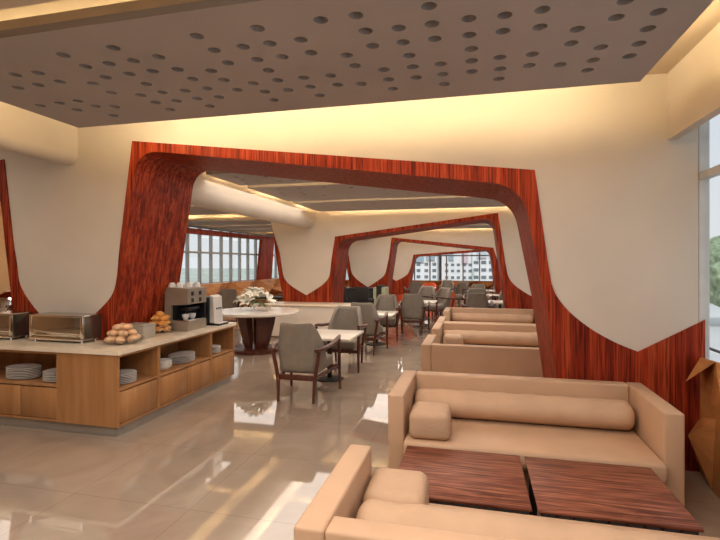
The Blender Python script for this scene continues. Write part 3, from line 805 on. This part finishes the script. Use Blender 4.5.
def lily():
    bm = bmesh.new()
    for k in range(6):
        a = k * PI / 3; L_ = 0.165; prev = None
        for i in range(6):
            t = i / 5; r = L_ * t; z = 0.10 * math.sin(t * 1.9) ; w = 0.034 * math.sin(PI * min(0.97, 0.12 + 0.88 * t)) + 0.002
            c = Vector((r * math.cos(a), r * math.sin(a), z)); d = Vector((-math.sin(a), math.cos(a), 0)) * w
            row = (bm.verts.new(c - d), bm.verts.new(c + Vector((0, 0, -0.006))), bm.verts.new(c + d))
            if prev: bm.faces.new((prev[0], prev[1], row[1], row[0])); bm.faces.new((prev[1], prev[2], row[2], row[1]))
            prev = row
    return bm
lp0 = finish('lily', lily(), PETAL, bq, True); so = lp0.modifiers.new('thick', 'SOLIDIFY'); so.thickness = 0.003
spots = [(0.02, 0.0, 0.20), (0.13, 0.3, 0.14), (0.14, 1.5, 0.11), (0.13, 2.6, 0.16), (0.14, 3.8, 0.10), (0.13, 5.0, 0.13), (0.24, 0.0, 0.06), (0.23, 3.1, 0.05), (0.20, 4.6, 0.03)]
for i, (r, a, z) in enumerate(spots):
    o = lp0 if i == 0 else lp0.copy()
    if i: COL.objects.link(o); o.parent = bq
    o.location = (r * math.cos(a), r * math.sin(a), z)
    tilt = r * 3.6
    o.rotation_euler = (Matrix.Rotation(a, 3, 'Z') @ Matrix.Rotation(tilt, 3, 'Y') @ Matrix.Rotation(i, 3, 'Z')).to_euler()
def leafm():
    bm = bmesh.new(); prev = None
    for i in range(7):
        t = i / 6; w = 0.028 * math.sin(PI * min(.98, .08 + .92 * t)) + .001; c = Vector((0.30 * t, 0, 0.10 * t - 0.19 * t * t))
        row = (bm.verts.new(c + Vector((0, -w, 0.004))), bm.verts.new(c), bm.verts.new(c + Vector((0, w, 0.004))))
        if prev: bm.faces.new((prev[0], prev[1], row[1], row[0])); bm.faces.new((prev[1], prev[2], row[2], row[1]))
        prev = row
    return bm
lf0 = finish('leaf', leafm(), LEAFM, bq, True); so = lf0.modifiers.new('thick', 'SOLIDIFY'); so.thickness = 0.002
for i in range(16):
    o = lf0 if i == 0 else lf0.copy()
    if i: COL.objects.link(o); o.parent = bq
    o.rotation_euler = (0, random.uniform(-.5, .25), 2 * PI * i / 16 + random.uniform(-.15, .15)); o.location = (0, 0, 0.03)
bm = bmesh.new()
for r, a, z in spots: sweep(bm, [(0.015 * math.cos(a), 0.015 * math.sin(a), -0.03), (r * math.cos(a), r * math.sin(a), z)], 0.004, 6)
finish('stems', bm, LEAFM, bq, True)

# ------------------------------------------------------------------ armchairs
def make_chair(label):
    t = empty('armchair', (0, 0, 0), 0, label, 'chair')      # faces +Y, origin under its middle
    # wrap-round upholstered back
    bm = bmesh.new()
    nu, nv = 14, 9
    outer = []; inner = []
    for j in range(nv):
        f = j / (nv - 1)
        z = 0.33 + 0.595 * f
        hw = 0.225 + 0.035 * math.sin(PI * min(1, f * 1.15)) - 0.02 * f ** 3
        yb = -0.30 - 0.075 * f
        reach = (0.30 * (1 - f) ** 0.8 + 0.06) if f < 0.99 else 0.05
        ro = []; ri = []
        for i in range(nu + 1):
            s_ = -1 + 2 * i / nu
            # superellipse-like U
            ang = s_ * 1.0
            ax = abs(s_)
            if ax < 0.6:
                x = hw * s_ / 0.6 * 0.93; y = yb + 0.02 * (ax / 0.6) ** 2
            else:
                q = (ax - 0.6) / 0.4
                x = math.copysign(hw * (0.93 + 0.07 * math.sin(q * HP)) + 0.035 * q * (1 - f), s_); y = yb + 0.02 + reach * q ** 1.3
            zz = z + (0.022 * ax ** 2 - 0.012 if j == nv - 1 else 0) - (0.05 * (max(0, ax - .6) / .4) ** 2 if j == nv - 1 else 0)
            ro.append(bm.verts.new((x, y, zz)))
            k = 1 - 0.055 / hw * min(1, 1.2)
            ri.append(bm.verts.new((x * k, y + 0.06 * (1 - 0.6 * max(0, (ax - .6) / .4)), zz - (0.012 if j == nv - 1 else 0))))
        outer.append(ro); inner.append(ri)
    for G in (outer, inner):
        for j in range(nv - 1):
            for i in range(nu): bm.faces.new((G[j][i], G[j][i + 1], G[j + 1][i + 1], G[j + 1][i]))
    for i in range(nu):
        bm.faces.new((outer[0][i], outer[0][i + 1], inner[0][i + 1], inner[0][i])); bm.faces.new((outer[-1][i], outer[-1][i + 1], inner[-1][i + 1], inner[-1][i]))
    for j in range(nv - 1):
        for i in (0, nu): bm.faces.new((outer[j][i], outer[j + 1][i], inner[j + 1][i], inner[j][i]))
    o = finish('backrest', bm, FABRIC, t, True, 75)
    m = o.modifiers.new('soft', 'SUBSURF'); m.levels = 1; m.render_levels = 1
    bm = bmesh.new(); box(bm, -0.24, 0.24, -0.27, 0.31, 0.31, 0.45, 0.04, 4)
    for v in bm.verts:
        v.co.x *= 1 + 0.12 * (v.co.y + 0.27)
    finish('seat', bm, FABRIC, t, True)
    bm = bmesh.new()
    box(bm, -0.215, 0.215, -0.325, -0.295, 0.245, 0.305, 0.006); box(bm, -0.30, 0.30, 0.285, 0.31, 0.27, 0.32, 0.006)
    for sx in (-1, 1):
        sweep(bm, [(sx * 0.215, -0.31, 0.275), (sx * 0.31, 0.30, 0.295)], 0.022, 8)
    finish('seat_frame', bm, DARKW, t, True, 45)
    for sx in (-1, 1):
        bm = bmesh.new(); sweep(bm, [(sx * 0.215, -0.345, 0.0), (sx * 0.225, -0.325, 0.27), (sx * 0.268, -0.335, 0.50), (sx * 0.285, -0.345, 0.615)], [0.016, 0.024, 0.022, 0.020], 10); finish('leg', bm, DARKW, t, True, 60)
        bm = bmesh.new(); sweep(bm, [(sx * 0.33, 0.345, 0.0), (sx * 0.325, 0.325, 0.32), (sx * 0.325, 0.315, 0.655)], [0.015, 0.023, 0.02], 10); finish('leg', bm, DARKW, t, True, 60)
        bm = bmesh.new(); sweep(bm, [(sx * 0.245, -0.385, 0.60), (sx * 0.29, -0.345, 0.615), (sx * 0.325, -0.20, 0.62), (sx * 0.345, 0.02, 0.635), (sx * 0.34, 0.22, 0.665), (sx * 0.325, 0.345, 0.675)], [0.018, 0.022, 0.024, 0.026, 0.024, 0.016], 10, 1.2); finish('armrest', bm, DARKW, t, True, 60)
    return t
ch = make_chair('taupe armchair nearest the camera, seen from behind at the first small white table')
ch.location = (-2.0, 5.41, 0)
G = 'taupe armchairs with dark red wood arms'
ch['group'] = G
def chair(x, y, rz, label): return dup(ch, (x, y, 0), rz, label, G)
chair(-1.98, 6.99, PI, 'taupe armchair facing us across the nearest small white table')
chair(-1.92, 8.31, 0.0, 'taupe armchair seen from behind at the second small white table')
chair(-1.88, 9.87, PI, 'taupe armchair facing us across the second small white table, inside the second portal')
chair(-1.39, 10.95, 0.03, 'taupe armchair seen from behind just past the second portal leg')
chair(-1.02, 13.25, PI - 0.75, 'taupe armchair turned sideways at the third small white table')
chair(-1.45, 14.05, PI - 0.2, 'taupe armchair facing us behind the third small white table')
chair(-2.2, 17.6, 0.3, 'far taupe armchair beside the orange armchair beyond the third portal')
chair(-1.1, 19.3, PI, 'far taupe armchair beyond the third portal near the end window')
chair(-0.55, 17.6, PI - 0.5, 'small distant taupe armchair in the aisle before the end window')
chair(0.05, 11.45, 0.0, 'taupe armchair seen from behind over the farthest sofa back')
chair(0.03, 13.6, 0.0, 'taupe armchair behind the one peeking over the farthest sofa back')
chair(0.1, 16.2, 0.0, 'third taupe armchair in line past the farthest sofa')
chair(0.88, 13.9, PI - 0.3, 'taupe armchair by the right wall beyond the farthest sofa')
chair(0.95, 18.6, PI, 'farthest taupe armchair by the right wall near the end window')
chair(-6.55, 11.7, 0.4, 'taupe armchair by the left windows, behind the round table')
chair(-5.1, 12.8, 2.6, 'taupe armchair left of the middle column near the left windows')

def small_table(label, x, y, w=0.78, d=0.82):
    t = empty('cafe_table', (x, y, 0), 0, label, 'table', 'small square white tables on black disc feet')
    boxobj('tabletop', (-w / 2, w / 2, -d / 2, d / 2, 0.592, 0.622), WHITE, t, 0.004)
    bm = bmesh.new(); lathe(bm, [(0.035, 0.02), (0.035, 0.592)], 16); finish('column', bm, BLACK, t, True, 40)
    bm = bmesh.new(); lathe(bm, [(0.19, 0), (0.19, 0.012), (0.05, 0.03), (0, 0.03)], 28); finish('base_disc', bm, BLACK, t, True, 40)
    return t
t0 = small_table('nearest small white table between two taupe armchairs', -1.95, 6.21)
def tab(x, y, label): return dup(t0, (x, y, 0), 0, label)
tab(-1.90, 9.08, 'second small white table from the camera in the armchair row')
tab(-1.35, 12.05, 'third small white table, just past the second red portal')
tab(-1.9, 18.6, 'far small white table beside the orange armchairs')
tab(0.62, 12.45, 'small white table at the right wall, nearest behind the farthest sofa')
tab(0.70, 15.0, 'small white table at the right wall, second behind the farthest sofa')
tab(0.72, 17.5, 'small white table at the right wall, last before the end window')

# orange tub chairs far back
def tub(label):
    t = empty('tub_chair', (0, 0, 0), 0, label, 'chair', 'orange tub chairs')
    bm = bmesh.new(); lathe(bm, [(0, 0.12), (0.30, 0.12), (0.32, 0.16), (0.32, 0.38), (0.28, 0.42), (0, 0.42)], 28); finish('seat', bm, ORANGEF, t, True, 40)
    bm = bmesh.new(); n = 20
    R = []
    for i in range(n + 1):
        a = PI + (i / n) * PI * 1.1 - 0.05 * PI
        hh = 0.62 + 0.26 * math.sin(PI * i / n)
        R.append([bm.verts.new((r * math.cos(a), r * math.sin(a), z)) for r, z in ((0.36, 0.12), (0.38, hh), (0.31, hh), (0.29, 0.12))])
    for p, q in zip(R, R[1:]):
        for k in range(4): bm.faces.new((p[k], p[(k + 1) % 4], q[(k + 1) % 4], q[k]))
    bm.faces.new(R[0]); bm.faces.new(R[-1]); finish('backrest', bm, ORANGEF, t, True, 50)
    for sx in (-1, 1):
        for sy in (-1, 1):
            bm = bmesh.new(); lathe(bm, [(0.012, 0), (0.02, 0.13)], 10, (sx * .2, sy * .2)); finish('leg', bm, DARKW, t, True)
    return t
tb = tub('orange tub chair left of the armchair past the second portal'); tb.scale.z = 0.86; tb.location = (-2.02, 12.75, 0); tb.rotation_euler = (0, 0, 0.4)
dup(tb, (-1.95, 19.9, 0), 2.8, 'orange tub chair far back under the left half of the end window')
dup(tb, (-1.25, 20.9, 0), 2.4, 'second orange tub chair far back, right of the other under the end window')
dup(tb, (-0.98, 14.85, 0), 0.3, 'orange tub chair behind the sideways taupe armchair')

# cream buffet round the middle column
cb = empty('buffet_counter', (-3.35, 9.6, 0), 0, 'low cream buffet counter wrapped around the base of the middle column', 'counter')
bm = bmesh.new()
box(bm, -1.1, 0.52, -0.32, 0.43, 0.05, 0.69); finish('body', bm, WHITE, cb)
bm = bmesh.new(); box(bm, -1.12, 1.0, -0.34, 0.435, 0.69, 0.72, 0.004); finish('worktop', bm, STONE, cb, True, 40)
boxobj('end_leg', (0.52, 0.96, -0.30, 0.43, 0.0, 0.69), WHITE, cb)
boxobj('plinth', (-1.05, 0.5, -0.28, 0.42, 0, 0.05), KICK, cb)

# black cabinets in front of the third column
sc = empty('service_cabinet', (-3.72, 15.3, 0), 0, 'low black service cabinet with pale green end panels before the third column', 'cabinet')
boxobj('body', (-0.8, 0.45, -0.35, 0.4, 0, 0.74), DARKF, sc, 0.006)
boxobj('worktop', (-0.82, 0.47, -0.37, 0.42, 0.74, 0.77), BLACK, sc, 0.004)
GREENP = plain('pale_green_panel', (0.42, 0.45, 0.30), 0.5)
boxobj('green_panel', (0.50, 0.60, -0.35, 0.4, 0, 0.80), GREENP, sc)
boxobj('dark_panel', (0.60, 0.78, -0.33, 0.4, 0, 0.86), DARKF, sc)
boxobj('green_panel', (0.78, 0.88, -0.35, 0.4, 0, 0.80), GREENP, sc)
# black chairs in front
bc = empty('black_chair', (-4.15, 14.3, 0), 0.2, 'left one of two black side chairs before the third column', 'chair', 'black side chairs')
boxobj('seat', (-.23, .23, -.22, .22, .42, .48), DARKF, bc, 0.015); boxobj('backrest', (-.22, .22, -.24, -.19, .48, .86), DARKF, bc, 0.015)
for sx in (-1, 1):
    for sy in (-1, 1): boxobj('leg', (sx * .2 - .015, sx * .2 + .015, sy * .19 - .015, sy * .19 + .015, 0, .42), BLACK, bc)
dup(bc, (-3.35, 14.35, 0), -0.2, 'right one of two black side chairs before the third column')
# low dark table left of the middle column
dt = empty('low_table', (-5.3, 11.55, 0), 0.1, 'long dark table by the left windows behind the lilies', 'table')
boxobj('tabletop', (-0.6, 0.7, -0.25, 0.25, 0.66, 0.71), DARKF, dt, 0.004)
for sx in (-1, 1):
    for sy in (-1, 1): boxobj('leg', (sx * .5 - .02, sx * .5 + .02, sy * .2 - .02, sy * .2 + .02, 0, .66), BLACK, dt)

# ------------------------------------------------------------------ outside
boxobj('ground', (-300, 300, -120, 400, -3.6, -3.5), GROUNDM)['kind'] = 'structure'
struct(boxobj('pavement', (3.0, 18, -60, 60, -3.49, -0.6), PAVE))
def building(label, x0, x1, y, z1, mat, wins, panels=()):
    t = empty('apartment_building', ((x0 + x1) / 2, y, -3.5), 0, label, 'building')
    cx = t.location.x
    boxobj('wall', (x0 - cx, x1 - cx, 0, 8, 0, z1 + 3.5), mat, t)
    for (wx, wz, ww, wh) in wins:
        boxobj('window', (wx - cx - ww / 2, wx - cx + ww / 2, -0.06, 0.1, wz + 3.5, wz + 3.5 + wh), BWIN, t)
    for (wx, wz, ww, wh, pm) in panels:
        boxobj('balcony', (wx - cx - ww / 2, wx - cx + ww / 2, -0.25, 0.1, wz + 3.5, wz + 3.5 + wh), pm, t)
    boxobj('parapet', (x0 - cx - .1, x1 - cx + .1, -0.1, 8.1, z1 + 3.5, z1 + 3.9), BGREY, t)
    return t
building('white apartment building at the left of the end window view', -9.5, -3.5, 45, 7, BWALL,
         [(-9 + 0.75 * i, z, 0.35, 0.28) for i in range(8) for z in (-0.6, 0.15, 0.75, 1.35)], [(-5.4, 1.7, 1.3, 1.5, BBLUE), (-4.1, 1.9, 0.8, 1.6, BBLUE), (-7.5, 1.7, 1.4, 1.5, BBLUE)])
building('white apartment building with rose cladding in the middle of the end window view', -3.2, -0.32, 47, 8, BWALL,
         [(-2.7 + 0.56 * i, z, 0.3, 0.25) for i in range(5) for z in (-0.6, 0.05, 0.7, 1.3)], [(-1.0, 1.6, 0.6, 2.4, BPINK), (-2.3, 1.9, 0.5, 1.9, BBLUE)])
building('pale grey apartment block at the right of the end window view', -0.05, 5.5, 46, 9, BWALL,
         [(0.1 + 0.7 * i, z, 0.45, 0.3) for i in range(8) for z in (-0.7, 0.1, 0.8, 1.5)], [(0.6, 2.1, 0.9, 1.4, BGREY), (1.7, 2.1, 0.8, 1.4, BPINK)])
def tree(label, x, y, h, r, seed, z0=-3.5):
    t = empty('tree', (x, y, z0), 0, label, 'tree', 'trees outside')
    R = random.Random(seed)
    bm = bmesh.new(); sweep(bm, [(0, 0, 0), (0.05, 0, h * .5), (0, 0, h * .75)], [r * .1, r * .08, r * .05]); finish('trunk', bm, TRUNK, t, True)
    bm = bmesh.new()
    for k in range(14):
        c = Vector((R.uniform(-.6, .6) * r, R.uniform(-.6, .6) * r, h * .7 + R.uniform(-.35, .35) * r))
        bmesh.ops.create_icosphere(bm, subdivisions=2, radius=r * R.uniform(.35, .6), matrix=Matrix.Translation(c))
    for v in bm.verts: v.co += Vector((R.uniform(-1, 1), R.uniform(-1, 1), R.uniform(-1, 1))) * r * .07
    finish('crown', bm, FOLI, t)
    return t
tree('round green tree outside the right window', 14.0, 31.0, 7.0, 2.2, 3)
tree('green bush outside the right window, nearer than the round tree', 8.9, 18.7, 3.4, 1.1, 4, -1.6)
rl = empty('railing', (3.2, 0, -0.6), 0, 'thin dark railing outside the right window', 'railing')
bm = bmesh.new()
for z in (1.0, 0.75): sweep(bm, [(0, -5, z), (0, 12, z)], 0.02, 6)
finish('rails', bm, BLACK, rl, True)
bm = bmesh.new()
for y in range(-5, 13, 2): box(bm, -.02, .02, y - .02, y + .02, 0, 1.0)
finish('posts', bm, BLACK, rl)

# ------------------------------------------------------------------ light
w = bpy.data.worlds.new('sky'); S.world = w; w.use_nodes = True
nt = w.node_tree; bg = nt.nodes['Background']
tc = nt.nodes.new('ShaderNodeTexCoord'); sx = nt.nodes.new('ShaderNodeSeparateXYZ'); rp = nt.nodes.new('ShaderNodeValToRGB')
nt.links.new(tc.outputs['Generated'], sx.inputs[0]); nt.links.new(sx.outputs['Z'], rp.inputs['Fac']); nt.links.new(rp.outputs['Color'], bg.inputs['Color'])
rp.color_ramp.elements[0].position = 0.0; rp.color_ramp.elements[0].color = (0.86, 0.87, 0.86, 1)
rp.color_ramp.elements[1].position = 0.5; rp.color_ramp.elements[1].color = (0.70, 0.77, 0.84, 1)
bg.inputs['Strength'].default_value = 0.95

sd = bpy.data.lights.new('sun', 'SUN'); sd.energy = 2.2; sd.angle = 0.2; sd.color = (1, 0.97, 0.93)
so_ = bpy.data.objects.new('sun', sd); COL.objects.link(so_); so_.rotation_euler = (math.radians(52), 0, 0)

def area(name, loc, sx, sy, power, col=(1.0, 0.90, 0.80), rot=(0, 0, 0)):
    d = bpy.data.lights.new(name, 'AREA'); d.shape = 'RECTANGLE'; d.size = sx; d.size_y = sy; d.energy = power * 1.1; d.color = col
    o = bpy.data.objects.new(name, d); COL.objects.link(o); o.location = loc; o.rotation_euler = rot
    return o
area('ceiling_fill', (-1.0, 0.4, 2.78), 3.6, 1.8, 112)  # added fill lights to lift the room, not actual fixtures
area('ceiling_fill', (-6.2, 2.0, 3.05), 2.4, 3.0, 32)
area('ceiling_fill', (-1.3, 2.75, 2.79), 3.6, 0.9, 30)
for y in (7.4, 13.4, 19.4):  # more added fill, one pair below the panels of each far bay
    area('ceiling_fill', (-1.4, y, 2.71), 4.2, 3.6, 90)
    area('ceiling_fill', (-6.4, y, 2.71), 2.6, 3.6, 45)

# ------------------------------------------------------------------ camera and render look
cam = bpy.data.cameras.new('camera'); co = bpy.data.objects.new('camera', cam); COL.objects.link(co)
cam.sensor_width = 36; cam.lens = 36 * 470 / 720; cam.shift_y = -7 / 720; cam.clip_end = 600
co.location = (0, 0, 1.6); co.rotation_euler = (PI / 2, 0, math.atan(115 / 470))
S.camera = co
vs = S.view_settings
S.display_settings.display_device = 'sRGB'
vs.view_transform = 'Standard'; vs.look = 'None'; vs.gamma = 1; vs.exposure = 0.1; vs.use_curve_mapping = False
cy = S.cycles
cy.use_denoising = True
try: cy.denoiser = 'OPENIMAGEDENOISE'
except Exception: pass
cy.max_bounces = 8; cy.diffuse_bounces = 5; cy.glossy_bounces = 4; cy.transparent_max_bounces = 12
cy.sample_clamp_indirect = 6; cy.caustics_reflective = False; cy.caustics_refractive = False
